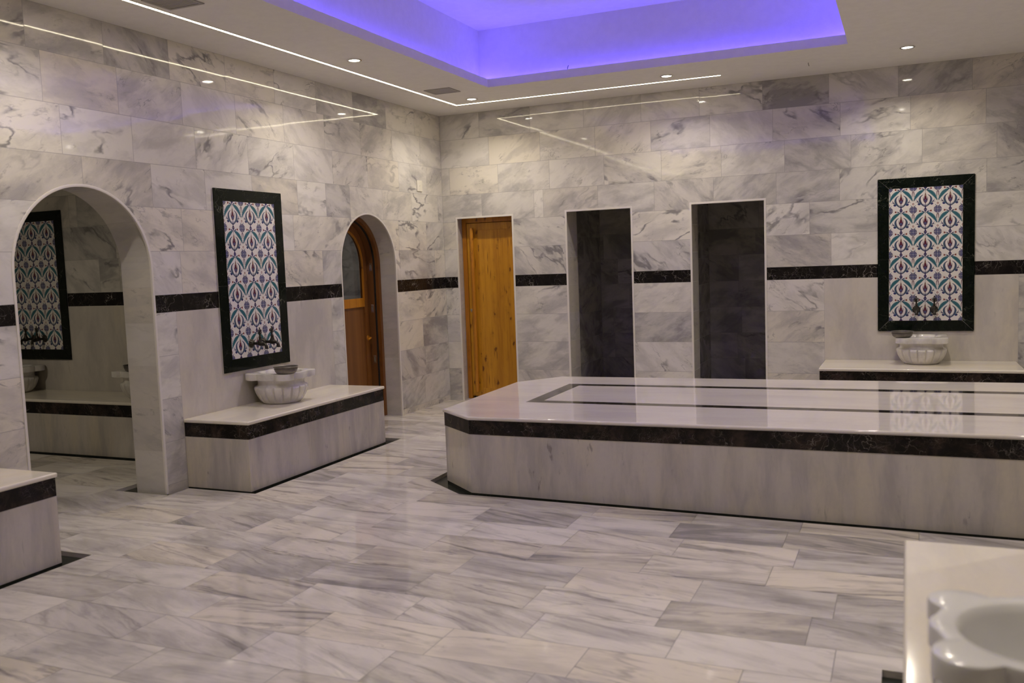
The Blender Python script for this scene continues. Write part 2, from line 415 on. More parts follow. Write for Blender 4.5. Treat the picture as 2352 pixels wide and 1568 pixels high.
# ------------------------------------------------------------------ wall_back (plane y = 0)
D1 = (.158, .852, 2.05); D2 = (1.448, 2.179, 2.059); D3 = (2.772, 3.511, 2.059)
XR = 7.4; YF = -10.6
bw = Tiled()
mpb = lambda u, v: (u, 0, v)
hb = [rect(D[0], D[1], -.2, D[2]) for D in (D1, D2, D3)]
slabR = rect(4.042, 5.665, -.2, B0)
RB = [
 (ZV[1], ZV[0], [0,.485,1.084,1.684,2.295,2.885,3.491,4.093,4.689,5.288,5.89,6.49,7.09,7.4], [.25,.5,.25,.28,.2,.2,.98,.2,.62,.4,.4]),
 (ZV[2], ZV[1], [0,.59,1.189,1.801,2.392,2.985,3.583,4.191,4.789,5.397,6.0,6.6,7.2,7.4], [.12,.12,.2,.2,.5,.12,.38,.12,.25,.62,.5]),
 (ZV[3], ZV[2], [0,.1,.689,1.286,1.89,2.492,3.09,3.69,4.284,4.887,5.484,6.08,6.68,7.28,7.4], [.2,.12,.32,.2,.28,.36,.25,.55,.42,.3,.62]),
 (ZV[4], ZV[3], [0,.483,1.101,1.208,1.815,2.414,3.01,3.609,4.184,4.754,5.406,6.0,6.6,7.2,7.4], [.5,.48,.05,.42,.4,.5,.55,.58,.52,.3,.65]),
 (ZV[5], ZV[4], [0,.4,.85,1.448,2.179,2.772,3.51,3.914,4.513,5.0,5.314,5.9,6.5,7.1,7.4], [.3,.3,.48,.4,.12,.3,.12,.58,.5,.4,.3,.4]),
 (ZV[6], ZV[5], [0,.4,.85,1.448,2.179,2.772,3.51,4.105,4.7,5.3,5.9,6.5,7.1,7.4], [.25,.3,.5,.4,.5,.3,.55,.12,.2,.18,.4]),
 (ZL[1], ZL[0], [0,.2,.85,1.45,2.18,2.772,3.51,4.042,5.665,6.2,6.8,7.4], [.2,.3,.38,.3,.28,.3,.16,.3,.6,.5]),
 (ZL[2], ZL[1], [0,.2,.85,1.45,2.18,2.772,3.51,4.042,5.665,6.2,6.8,7.4], [.12,.3,.42,.3,.75,.3,.4,.3,.55,.5]),
 (ZL[3], ZL[2], [0,.2,.85,1.45,2.18,2.772,3.51,4.042,5.665,6.2,6.8,7.4], [.1,.3,.45,.3,.18,.3,.4,.3,.55,.5]),
 (ZL[4], ZL[3], [0,.2,.85,1.45,2.18,2.772,3.51,4.042,5.665,6.2,6.8,7.4], [.55,.3,.5,.3,.2,.3,.3,.3,.5,.5]),
 (ZL[5], ZL[4], [0,.2,.85,1.45,2.18,2.772,3.51,4.042,5.665,6.2,6.8,7.4], [.5,.3,.5,.3,.3,.3,.3,.3,.5,.5]),
]
bw.rows(RB, mpb, hb+[slabR])
for a, b in ((4.042, 4.6), (4.6, 5.1), (5.1, 5.665)):
    bw.tile(a, b, -.05, B0, mpb, .3, mat=1)
# jambs of the two open doorways, .37 deep
WT = .37
for D in (D2, D3):
    rl = [-.05, .36, .665, .967, 1.27, 1.57, 1.85, D[2]]
    for z0, z1 in zip(rl, rl[1:]):
        for x in (D[0], D[1]):
            bw.tile(0, WT, z0, z1, (lambda u, v, x=x: (x, u, v)), .85 if z0 < .3 else random.choice([.0, .08, .15]), mat=2)  # pale tones paint in light from the downlights; bottom stone is grey
    bw.tile(D[0], D[1], 0, WT, (lambda u, v, D=D: (u, v, D[2])), .4, mat=2)
for z0, z1 in zip([-.05, .66, 1.27, 1.7], [.66, 1.27, 1.7, D1[2]]):
    for x in (D1[0], D1[1]):
        bw.tile(0, .16, z0, z1, (lambda u, v, x=x: (x, u, v)), .35, mat=2)
bw.tile(D1[0], D1[1], 0, .16, (lambda u, v: (u, v, D1[2])), .35, mat=2)
# rear face
for a, b in ((-.3, 1.448), (2.179, 2.772), (3.511, XR)): bw.tile(a, b, -.05, 3.2, lambda u, v: (u, WT, v), .45, mat=2)
for D in (D2, D3): bw.tile(D[0], D[1], D[2], 3.2, lambda u, v: (u, WT, v), .45, mat=2)
bw.done('wall_back', [M_WALL, M_CREAMWALL, M_JAMB], label='long marble tiled wall with the pine door and two dark doorways', cat='wall')

# cubicles behind the two doorways, stone tones darkened to paint in their unlit shade
cu = Tiled()
for (xa, xb) in ((1.266, 2.42), (2.613, 3.75)):
    YB = 1.75
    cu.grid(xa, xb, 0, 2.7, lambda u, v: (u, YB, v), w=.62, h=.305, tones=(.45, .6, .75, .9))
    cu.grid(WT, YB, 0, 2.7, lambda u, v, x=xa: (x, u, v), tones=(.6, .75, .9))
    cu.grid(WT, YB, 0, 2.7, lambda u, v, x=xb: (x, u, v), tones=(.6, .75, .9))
    cu.tile(xa, xb, 0, YB, lambda u, v: (u, v, -.002), .5)
    cu.tile(xa, xb, WT, YB, lambda u, v: (u, v, 2.7), .5)
cu.done('wall_cubicle', [M_WALL], label='dim marble cubicle walls behind the two open doorways', cat='wall')

# ------------------------------------------------------------------ wall_left (plane x = 0), u = y
A1 = (-5.413, -4.336, 2.117); A2 = (-2.060, -1.070, 2.052)
LT = .29
lw = Tiled()
mpl = lambda u, v: (0, u, v)
ha = [arch_poly(*A1), arch_poly(*A2)]
slabL = rect(-4.146, -2.243, -.2, B0)
E = -10.6
def ext(l):  # continue the running bond toward the near end
    while l[-1] > E+.62: l.append(l[-1]-.585)
    l.append(E); return l
RL = [
 (ZV[1], ZV[0], ext([0,-.57,-1.143,-1.732,-2.314,-2.889,-3.476,-4.055,-4.627,-5.202]), [.22,.18,.6,.42,.15,.12,.08,.68,.42,.45,.4]),
 (ZV[2], ZV[1], ext([0,-.47,-1.045,-1.629,-2.213,-2.791,-3.385,-3.956,-4.534,-5.111]), [.2,.12,.35,.25,.12,.08,.06,.32,.22,.42,.4]),
 (ZV[3], ZV[2], ext([0,-.351,-.943,-1.527,-2.113,-2.683,-3.267,-3.847,-4.436,-5.0]), [.35,.28,.22,.15,.18,.38,.15,.18,.06,.2,.4]),
 (ZV[4], ZV[3], ext([0,-.12,-.7,-1.281,-1.856,-2.241,-2.656,-3.242,-3.77,-4.293,-4.863]), [.3,.1,.35,.25,.55,.15,.42,.35,.14,.35,.42,.4]),
 (ZV[5], ZV[4], ext([0,-.404,-.99,-1.5,-1.871,-2.736,-2.918,-3.683,-4.03,-4.6,-5.2]), [.4,.08,.2,.2,.22,.22,.2,.22,.15,.2,.2,.25]),
 (ZV[6], ZV[5], ext([0,-.238,-.99,-2.06,-2.341,-2.918,-3.683,-4.069,-4.6,-5.2]), [.3,.45,.2,.48,.2,.2,.25,.12,.2,.2,.25]),
 (ZL[1], ZL[0], ext([0,-.482,-1.1,-2.06,-2.243,-4.146,-4.5,-5.4]), [.35,.2,.2,.3,.3,.2,.2,.2]),
 (ZL[2], ZL[1], ext([0,-.57,-1.1,-2.06,-2.243,-4.146,-4.5,-5.4]), [.72,.12,.2,.35,.3,.3,.2,.2]),
 (ZL[3], ZL[2], ext([0,-.539,-1.1,-2.06,-2.243,-4.146,-4.5,-5.4]), [.62,.68,.2,.3,.3,.35,.3,.25]),
 (ZL[4], ZL[3], ext([0,-.577,-1.1,-2.06,-2.243,-4.146,-4.5,-5.4]), [.55,.6,.2,.3,.3,.35,.3,.25]),
 (ZL[5], ZL[4], ext([0,-.3,-1.1,-2.06,-2.243,-4.146,-4.5,-5.4]), [.5,.5,.2,.3,.3,.3,.3,.25]),
]
lw.rows(RL, mpl, ha+[slabL])
for a, b in ((-4.146, -3.5), (-3.5, -2.9), (-2.9, -2.243)):
    lw.tile(a, b, -.05, B0, mpl, .3, mat=1)
def intrados(T, A, depth):
    r = (A[1]-A[0])/2; cu = (A[0]+A[1])/2; sp = A[2]-r
    for u in (A[0], A[1]):
        zs = [-.05, .3, .6, .9, 1.2, 1.45, sp]
        for z0, z1 in zip(zs, zs[1:]):
            T.tile(-depth, 0, z0, z1, (lambda a, v, u=u: (a, u, v)), random.choice([.15, .3, .4, .5]), mat=2, vein=.2)
    n = 40
    sd = None
    for i in range(n):
        if i % 8 == 0: sd = random.choice([.2, .3, .45]); st = random.getstate()
        random.setstate(st)
        a0, a1 = PI*i/n, PI*(i+1)/n
        T.tile(-depth, 0, r*a0, r*a1, (lambda a, v, r=r: (a, cu+r*math.cos(v/r), sp+r*math.sin(v/r))), sd, mat=2, vein=.2)
        # stretch the joint data over the eight strips of one stone
        T.bm.faces.ensure_lookup_table(); f = T.bm.faces[-1]; k = i % 8
        for l in f.loops:
            tv = l[T.tuv].uv; l[T.tuv].uv = (tv[0], tv[1]+k*r*PI/n); l[T.tsz].uv = (depth, 8*r*PI/n)
intrados(lw, A1, LT)
intrados(lw, A2, .19)
lw.tile(E, .37, -.05, 3.2, lambda u, v: (-LT, u, v), .4, ha, mat=2)   # face toward the inner rooms
lw.done('wall_left', [M_WALL, M_CREAMWALL, M_JAMB], label='marble tiled wall pierced by two round arches', cat='wall')

# bands of dark marble
def band(name, spans, mp, lab):
    T = Tiled()
    for a, b in spans:
        n = max(1, round((b-a)/.62)); w = (b-a)/n
        for i in range(n):
            T.tile(a+i*w, a+(i+1)*w-.0012, B0, B1, mp, 0)
    T.done(name, [M_BAND], label=lab, cat='trim')
band('trim_1', [(0, D1[0]), (D1[1], D2[0]), (D2[1], D3[0]), (D3[1], 4.51), (5.32, XR)], mpb, 'black marble band along the wall with the pine door')
band('trim_2', [(-1.07, 0), (-2.918, -2.06), (-4.336, -3.683), (E, -5.413)], mpl, 'black marble band along the wall with the arches')

# pale edge profiles round the openings
def edge_trim(name, path, normal, w, proud, lab, mat=M_EDGE):
    """path: 3D points on wall; strip of width w outward of opening, proud of wall"""
    bm = bmesh.new(); n = len(path); nv = Vector(normal)
    rings = []
    for i, p in enumerate(path):
        p = Vector(p)
        def off(a, b):
            d = (Vector(b)-Vector(a)).normalized(); return d.cross(nv)
        if i == 0: o = off(path[0], path[1])
        elif i == n-1: o = off(path[-2], path[-1])
        else:
            o1, o2 = off(path[i-1], path[i]), off(path[i], path[i+1]); o = (o1+o2); o = o/(max(.3, o.dot(o1)))
        rings.append([bm.verts.new(p + o*a + nv*b) for a, b in ((-.0015, -.012), (-.0015, proud*.8), (.003, proud), (w-.003, proud), (w, proud*.7), (w, -.012))])
    for a, b in zip(rings, rings[1:]):
        for k in range(6): bm.faces.new((a[k], a[(k+1)%6], b[(k+1)%6], b[k]))
    bm.faces.new(rings[0]); bm.faces.new(rings[-1][::-1])
    o = obj(name, bm, mat, smooth=True); tag(o, lab, 'trim', kind='structure')
def arch_path(A, n=36):
    r = (A[1]-A[0])/2; cu = (A[0]+A[1])/2; sp = A[2]-r
    return [(0, A[0], 0)] + [(0, cu-r*math.cos(PI*i/n), sp+r*math.sin(PI*i/n)) for i in range(n+1)] + [(0, A[1], 0)]
edge_trim('trim_3', arch_path(A1), (1, 0, 0), .016, .004, 'pale rounded edge of the large arch')
edge_trim('trim_4', arch_path(A2), (1, 0, 0), .014, .004, 'pale rounded edge of the small arch')
for i, (D, l) in enumerate(((D1, 'pale edging round the pine door'), (D2, 'pale edging round the dark doorway nearer the pine door'), (D3, 'pale edging round the dark doorway nearer the tile panel'))):
    edge_trim('trim_%d' % (5+i), [(D[0], 0, 0), (D[0], 0, D[2]), (D[1], 0, D[2]), (D[1], 0, 0)][::1], (0, -1, 0), .018, .004, l)

# ------------------------------------------------------------------ inner room behind the large arch
YI = -2.95
IX0 = -4.6
iw = Tiled()
mpi = lambda u, v: (u, YI, v)
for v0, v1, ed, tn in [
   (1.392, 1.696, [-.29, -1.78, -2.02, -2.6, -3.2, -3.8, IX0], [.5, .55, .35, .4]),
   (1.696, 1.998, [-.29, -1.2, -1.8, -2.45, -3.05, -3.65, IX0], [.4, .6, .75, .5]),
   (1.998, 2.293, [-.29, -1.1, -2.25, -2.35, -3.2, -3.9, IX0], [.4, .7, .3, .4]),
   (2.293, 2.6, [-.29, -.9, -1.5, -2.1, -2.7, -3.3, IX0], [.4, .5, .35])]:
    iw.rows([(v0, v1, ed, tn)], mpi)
for a, b in ((IX0, -3.3), (-3.3, -2.5), (-2.5, -1.9), (-1.9, -1.2), (-1.2, -LT)): iw.tile(a, b, -.05, B0, mpi, .3, mat=1)
iw.done('wall_inner_back', [M_WALL, M_CREAMWALL], label='marble wall of the small room beyond the large arch', cat='wall')
band('trim_8', [(IX0, -3.25), (-2.45, -LT)], mpi, 'black marble band in the room beyond the large arch')
iw = Tiled()
iw.grid(-7.6, YI, 0, 2.6, lambda u, v: (IX0, u, v))
iw.grid(IX0, -LT, 0, 2.6, lambda u, v: (u, -7.6, v))
iw.done('wall_inner_side', [M_WALL], label='side walls of the small room beyond the large arch', cat='wall')
bm = box(IX0-.05, -LT, -7.65, YI, 2.6, 2.66)
tag(obj('ceiling_inner', bm, M_PLASTER), 'white ceiling of the room beyond the large arch', 'ceiling', kind='structure')
# steam room behind the arched door
sw = Tiled()
sw.grid(-2.85, .3, 0, 2.6, lambda u, v: (-1.75, u, v), tones=(.3, .45, .55, .65))
sw.grid(-1.75, -LT, 0, 2.6, lambda u, v: (u, .3, v), tones=(.3, .45, .55))
sw.grid(-1.75, -LT, 0, 2.6, lambda u, v: (u, -2.85, v), tones=(.3, .45, .55))
sw.tile(-1.75, -LT, -2.85, .3, lambda u, v: (u, v, 2.6), .3)
sw.done('wall_steam', [M_WALL], label='grey marble walls seen through the arched door glass', cat='wall')

# outer shell behind the camera and to the right
rw = Tiled()
rw.grid(YF, 0, 0, ZC, lambda u, v: (XR, u, v)); 
rw.done('wall_right', [M_WALL], label='marble wall on the right, outside the photograph', cat='wall')
rw = Tiled()
rw.grid(0, XR, 0, ZC, lambda u, v: (u, YF, v))
rw.done('wall_front', [M_WALL], label='marble wall behind the photographer', cat='wall')
PX = 5.225
pw = Tiled()
pw.grid(-8.75, -5.60, 0, ZC, lambda u, v: (PX, u, v))
pw.grid(-8.75, -5.60, 0, ZC, lambda u, v: (PX+.3, u, v))
pw.grid(PX, PX+.3, 0, ZC, lambda u, v: (u, -5.60, v)); pw.grid(PX, PX+.3, 0, ZC, lambda u, v: (u, -8.75, v))
pw.done('wall_partition', [M_WALL], label='marble pier behind the foreground basin bench', cat='wall')

# ------------------------------------------------------------------ floor with gutters
TBL_BASE = [(1.752, -3.465), (2.078, -3.738), (5.62, -3.826), (5.95, -3.56), (5.985, -2.12), (5.66, -1.805), (1.985, -1.672), (1.715, -2.045)]
TBL_HOLE = [(1.635, -3.505), (2.008, -3.790), (5.64, -3.868), (6.03, -3.58), (6.065, -2.08), (5.69, -1.73), (1.95, -1.60), (1.60, -2.0)]
holes = [TBL_HOLE, rect(-.001, .618, -4.166, -2.172), rect(-.47, .030, -4.372, -4.172), rect(-.001, .606, -8.6, -5.538),
         rect(4.672, PX+.001, -8.74, -5.650), rect(3.99, 5.72, -.745, .001), rect(IX0, -LT-.02, -3.545, YI+.001)]
fl = Tiled()
mpf = lambda u, v: (u, v, 0)
ys = [1.0, .72, .42, .12, -.17, -.47, -.76, -1.06, -1.35, -1.65, -1.95, -2.24, -2.54, -2.83, -3.13, -3.43, -3.74, -4.035, -4.325, -4.63, -4.922, -5.222, -5.525, -5.810, -6.085, -6.365, -6.655]
while ys[-1] > YF: ys.append(ys[-1]-.293)
offs = {-3.74: .017, -4.035: .56, -4.325: .047, -4.63: .555, -4.922: .272, -5.222: .19, -5.525: .305, -5.81: .0, -6.085: .48, -6.365: .15}
ftone = {(-3.74, 3): .55, (-3.74, 4): .25, (-4.035, 5): .7, (-4.035, 6): .62, (-4.035, 7): .7, (-4.325, 4): .12, (-4.325, 5): .2, (-4.325, 6): .2, (-4.63, 5): .25, (-4.63, 6): .2,
         (-4.922, 6): .45, (-4.922, 7): .62, (-5.222, 6): .6, (-5.222, 7): .62, (-5.525, 6): .14, (-5.525, 7): .2}
for y1, y0 in zip(ys, ys[1:]):
    off = offs.get(y1, random.choice([0, .1, .2, .3, .4, .5]))
    k0 = int(math.floor((-4.7-off)/.6))
    for k in range(k0, int((XR-off)/.6)+1):
        a, b = off+.6*k, off+.6*(k+1)
        a, b = max(a, IX0), min(b, XR)
        if b-a < .01: continue
        tone = ftone.get((y1, k), random.choice([.08, .15, .2, .28, .36, .45, .55]))
        fl.tile(a, b, y0, y1, mpf, tone, holes)
# gutter sides
for h in holes:
    for i in range(len(h)):
        p, q = h[i], h[(i+1) % len(h)]
        L = math.hypot(q[0]-p[0], q[1]-p[1])
        fl.tile(0, L, -GD-.01, 0, (lambda u, v, p=p, q=q, L=L: (p[0]+(q[0]-p[0])*u/L, p[1]+(q[1]-p[1])*u/L, v)), .35)
fl.done('floor', [M_FLOOR], label='pale marble floor of long polished tiles', cat='floor')
bm = bmesh.new()
add_box(bm, IX0-.3, XR+.2, YF-.2, 2.0, -.12, -GD-.0005)
tag(obj('floor_gutter', bm, M_GUT), 'dark green marble bed of the narrow floor gutters', 'gutter', kind='structure')

# ------------------------------------------------------------------ ceiling with lit cove
CX0, CX1, CY0, CY1 = 1.155, 4.325, -6.35, -1.199
cb = bmesh.new()
LIP = .075
SH = .15
zt = 3.74
def ring(z0, z1, xo0, xo1, yo0, yo1, xi0, xi1, yi0, yi1, bm):
    for a in ((xo0, xi0, yo0, yo1), (xi1, xo1, yo0, yo1), (xi0, xi1, yo0, yi0), (xi0, xi1, yi1, yo1)):
        add_box(bm, *a[:2], *a[2:], z0, z1)
ring(ZC, ZC+.03, -.3, XR+.2, YF-.2, .37, CX0, CX1, CY0, CY1, cb)
ring(ZC+.03, ZC+LIP, CX0-.02, CX1+.02, CY0-.02, CY1+.02, CX0, CX1, CY0, CY1, cb)     # upstand that hides the light strip
ring(ZC+.03, zt+.05, CX0-SH-.06, CX1+SH+.06, CY0-SH-.06, CY1+SH+.06, CX0-SH, CX1+SH, CY0-SH, CY1+SH, cb)
add_box(cb, CX0-SH-.06, CX1+SH+.06, CY0-SH-.06, CY1+SH+.06, zt, zt+.05)
tag(obj('ceiling', cb, M_PLASTER), 'white plaster ceiling with a recessed blue lit cove', 'ceiling', kind='structure')
# blue strip on the hidden shelf
bm = bmesh.new()
g = SH*.78
ring(ZC+.034, ZC+.044, CX0-g-.006, CX1+g+.006, CY0-g-.006, CY1+g+.006, CX0-g+.006, CX1+g-.006, CY0+-g+.006, CY1+g-.006, bm)
tag(obj('cove_light_strip', bm, M_COVE), 'blue light strip along the ledge inside the ceiling recess', 'light')

# recessed warm light line
ls = thing('light_line', (.482, -.52, ZC-.0004), 0, 'thin warm white light line running round the ceiling corner', 'light')
bm = bmesh.new()
LX, LY = .482, -.52
def lbar(bm, w, z0, z1):
    h = w/2
    add_box(bm, -.012-h+.012, h, -9.5, h, z0, z1)
    add_box(bm, h, 2.71, -h, h, z0, z1)
lbar(bm, .020, -.0035, .0); 
obj('diffuser', bm, M_STRIP, ls)
bm = bmesh.new()
for a in ((-.0155, -.0105, -9.5, .0155), (.0105, .0155, -9.5, -.0105), (-.0105, 2.715, .0105, .0155), (.0155, 2.715, -.0155, -.0105), (2.711, 2.716, -.0105, .0105)):
    add_box(bm, *a, -.003, .0)
obj('channel', bm, M_ALU, ls)

# downlights
def downlight(loc, label, dim=None):
    d = thing('ceiling_downlight', loc, 0, label, 'light', 'round recessed downlights in the ceiling')
    bm = bmesh.new()
    add_lathe(bm, [(.058, .001), (.060, -.004), (.054, -.008), (.046, -.007), (.043, -.002), (.043, .001)], 40)
    obj('trim_ring', bm, M_CHROME, d, smooth=True)
    bm = bmesh.new()
    add_lathe(bm, [(.0005, -.0045), (.030, -.0045), (.0425, -.0030), (.0425, .0008)], 32, cap=False)
    obj('lens', bm, M_LAMP, d, smooth=True)
    L = bpy.data.lights.new('lamp', 'AREA'); L.shape = 'DISK'; L.size = .078; L.energy = 11.5; L.color = (1., .905, .765); L.spread = math.radians(140)
    lo_ = bpy.data.objects.new('lamp', L); C.objects.link(lo_); lo_.parent = d; lo_.location = (0, 0, -.006)
    return d
dl0 = downlight((.737, -2.817, ZC), 'round downlight beside the light line above the left arches')
for loc, lab in [((.767, -.75, ZC), 'round downlight at the ceiling corner beside the small vent'),
                 ((2.75, -.767, ZC), 'round downlight above the dark doorways beside the end of the light line'),
                 ((4.761, -.793, ZC), 'round downlight above the tile panel on the right'),
                 ((4.70, -2.80, ZC), 'round downlight right of the cove just above the frame'),
                 ((.74, -5.45, ZC), 'round downlight left of the cove beyond the frame'),
                 ((2.75, -6.90, ZC), 'round downlight in front of the cove overhead'),
                 ((4.72, -6.90, ZC), 'round downlight above the foreground basin'),
                 ((4.72, -4.86, ZC), 'round downlight right of the cove overhead'),
                 ((6.5, -1.6, ZC), 'round downlight at the far right beyond the frame'),
                 ((6.5, -4.4, ZC), 'round downlight on the right beyond the frame')]:
    dup(dl0, loc, label=lab)
def small_lamp(loc, mat, label):
    d = thing('ceiling_lamp', loc, 0, label, 'light')
    bm = bmesh.new(); add_lathe(bm, [(.10, .0), (.102, -.012), (.09, -.02), (.086, -.012), (.086, .0)], 32); obj('trim_ring', bm, M_CHROME, d, smooth=True)
    bm = bmesh.new(); add_lathe(bm, [(.0005, -.014), (.086, -.012), (.086, .0)], 32); obj('lens', bm, mat, d, smooth=True)
small_lamp((-2.1, -5.3, 2.598), M_LAMP_DIM, 'dim round lamp on the ceiling beyond the large arch')
small_lamp((-1.0, -1.2, 2.598), M_LAMP_STEAM, 'dim round lamp in the room behind the arched door')

# vents in the ceiling
def vent(loc, w, d, label, rz=0):
    v = thing('ceiling_vent', loc, rz, label, 'vent', 'square grey vents in the ceiling')
    bm = bmesh.new()
    for a in ((-w/2, w/2, -d/2, -d/2+.022), (-w/2, w/2, d/2-.022, d/2), (-w/2, -w/2+.022, -d/2+.022, d/2-.022), (w/2-.022, w/2, -d/2+.022, d/2-.022)):
        add_box(bm, *a, -.007, .0005)
    obj('frame', bm, M_VENT, v)
    bm = bmesh.new()
    n = 9
    for i in range(n):
        y = -d/2+.022 + (d-.044)*(i+.5)/n
        add_box(bm, -w/2+.022, w/2-.022, y-.0085, y+.0085, -.0045, -.002)
    obj('grille', bm, M_VENT, v)
    bm = box(-w/2+.02, w/2-.02, -d/2+.02, d/2-.02, -.0015, .0003)
    obj('backing', bm, M_VENT2, v)
vent((.722, -1.295, ZC), .27, .235, 'small grey vent in the ceiling near the room corner')
vent((.69, -4.72, ZC), .27, .24, 'grey vent beside the light line at the top left of the photo')

# bits of cable at the cove and on the ceiling
bm = bmesh.new(); add_tube(bm, [(0, .004, 0), (.004, -.004, .012), (.016, -.014, .034)], .003, 8)
o = obj('cable_end', bm, M_BLACKWIRE, smooth=True); o.location = (1.945, CY1+.01, ZC+LIP-.002); tag(o, 'short black cable end sticking up from the cove ledge', 'cable')
bm = bmesh.new(); add_tube(bm, [(0, 0, -.0002), (0, 0, -.012), (.006, -.002, -.03)], .0022, 8)
o = obj('cable_end', bm, M_BLACKWIRE, bpy.data.objects['ceiling'], smooth=True); o.location = (3.97, -.62, ZC)

# cover plate high on the left wall near the corner
sp = thing('cover_plate', (0, -.521, 2.375), PI/2, 'square ivory cover plate high on the wall near the corner', 'plate')
obj('plate', box(-.054, .054, -.009, 0, -.058, .058, .003), M_PLASTIC, sp)
obj('screw', box(-.004, .004, -.0105, -.008, -.004, .004, .001), M_METAL, sp)

# ------------------------------------------------------------------ benches
def bench(loc, rz, L, D, H, label, ends=True):
    b = thing('marble_bench', loc, rz, label, 'bench', None)
    h = L/2
    bm = bmesh.new(); add_box(bm, -h, h, -D, -.001, .001, H-.126, .003, 1); obj('base', bm, M_CREAM, b)
    obj('plinth', box(-h, h, -D+.002, -.001, -GD, .002), M_GUT, b)
    bm = bmesh.new()
    n = max(2, round(L/.95))
    for i in range(n):
        add_box(bm, -h+L*i/n, -h+L*(i+1)/n-.0015, -D-.001, -.0012, H-.126, H-.026, .0015, 1)
    obj('dark_band', bm, M_BLACK, b)
    bm = bmesh.new(); add_box(bm, -h-.008, h+.008, -D-.011, -.001, H-.026, H, .009, 4); obj('top_slab', bm, M_TOP, b, smooth=True)
    return b
BH = .498
bench((0, (-4.142-2.352)/2, 0), PI/2, 1.79, .568, BH, 'marble bench between the two arches under the left tile panel')
bench((4.85, 0, 0), 0, 1.60, .678, BH, 'marble bench against the far wall under the right tile panel')
bench((0, (-5.695-7.95)/2, 0), PI/2, 2.255, .565, BH, 'marble bench cut off at the left edge in front of the large arch')
bench((PX, (-5.665-8.70)/2, 0), -PI/2, 3.03, .47, BH, 'pale marble bench in the lower right foreground')
bench(((IX0-LT)/2-.01, YI, 0), 0, (-LT-IX0)-.05, .53, .478, 'dim marble bench in the room beyond the large arch')

# ------------------------------------------------------------------ göbek table
def ztab(x, y): return .002+(x-2.08)*.0085
def inset(poly, d):
    out = []
    n = len(poly)
    for i in range(n):
        p0, p1, p2 = (Vector(poly[(i-1) % n]), Vector(poly[i]), Vector(poly[(i+1) % n]))
        d1 = (p1-p0).normalized(); d2 = (p2-p1).normalized()
        n1 = Vector((-d1.y, d1.x)); n2 = Vector((-d2.y, d2.x))
        m = (n1+n2); m = m/max(.2, m.dot(n1)); q = p1+m*d; out.append((q.x, q.y))
    return out
tb = thing('marble_platform', (3.85, -2.75, 0), 0, 'large eight sided marble platform with dark inlay in the middle of the room', 'platform')
def loc(poly): return [(x-3.85, y+2.75) for x, y in poly]
zt_l = lambda x, y: ztab(x+3.85, 0)
bm = bmesh.new(); lo = inset(TBL_BASE, .0)
vs0 = [bm.verts.new((x, y, .001)) for x, y in loc(lo)]; vs1 = [bm.verts.new((x, y, .398+zt_l(x, y)*.6)) for x, y in loc(lo)]
bm.faces.new(vs0[::-1]); bm.faces.new(vs1)
for i in range(8): bm.faces.new((vs0[i], vs0[(i+1) % 8], vs1[(i+1) % 8], vs1[i]))
obj('base', bm, M_CREAM, tb)
bm = bmesh.new(); add_prism(bm, loc(inset(TBL_BASE, .002)), -GD, .002); obj('plinth', bm, M_GUT, tb)
# the band: one stone per stretch of each side
bm = bmesh.new(); P = inset(TBL_BASE, -.002); Q = inset(TBL_BASE, .03)
cuts = {1: [0, .12, .57, 1], 5: [0, .3, .7, 1]}
for i in range(8):
    cs = cuts.get(i, [0, .5, 1] if i in (3, 7) else [0, 1])
    for a, b in zip(cs, cs[1:]):
        pa, pb, qa, qb = [Vector(v) for v in (P[i], P[(i+1) % 8], Q[i], Q[(i+1) % 8])]
        L = (pb-pa).length; ga, gb = a, b-.0012/L
        c = [pa.lerp(pb, ga), pa.lerp(pb, gb), qa.lerp(qb, gb), qa.lerp(qb, ga)]
        c = loc([(v.x, v.y) for v in c])
        l = [bm.verts.new((x, y, .3985+zt_l(x, y)*.6)) for x, y in c]; u = [bm.verts.new((x, y, .492+zt_l(x, y))) for x, y in c]
        bm.faces.new(l[::-1]); bm.faces.new(u)
        for k in range(4): bm.faces.new((l[k], l[(k+1) % 4], u[(k+1) % 4], u[k]))
obj('dark_band', bm, M_BLACK, tb)
bm = bmesh.new(); add_prism(bm, loc(inset(TBL_BASE, -.012)), .492, .516, .010, ztop=zt_l)
top = obj('top_slab', bm, M_TABLE, tb, smooth=True)
IO = [(2.222, -3.092), (5.60, -3.252), (5.64, -2.26), (2.211, -2.122)]
II = [(2.329, -3.003), (5.50, -3.155), (5.53, -2.36), (2.327, -2.217)]
bm = bmesh.new()
for i in range(4):
    c = loc([IO[i], IO[(i+1) % 4], II[(i+1) % 4], II[i]])
    l = [bm.verts.new((x, y, .510+zt_l(x, y))) for x, y in c]; u = [bm.verts.new((x, y, .5163+zt_l(x, y))) for x, y in c]
    bm.faces.new(l[::-1]); bm.faces.new(u)
    for k in range(4): bm.faces.new((l[k], l[(k+1) % 4], u[(k+1) % 4], u[k]))
obj('inlay', bm, M_INLAY, tb)

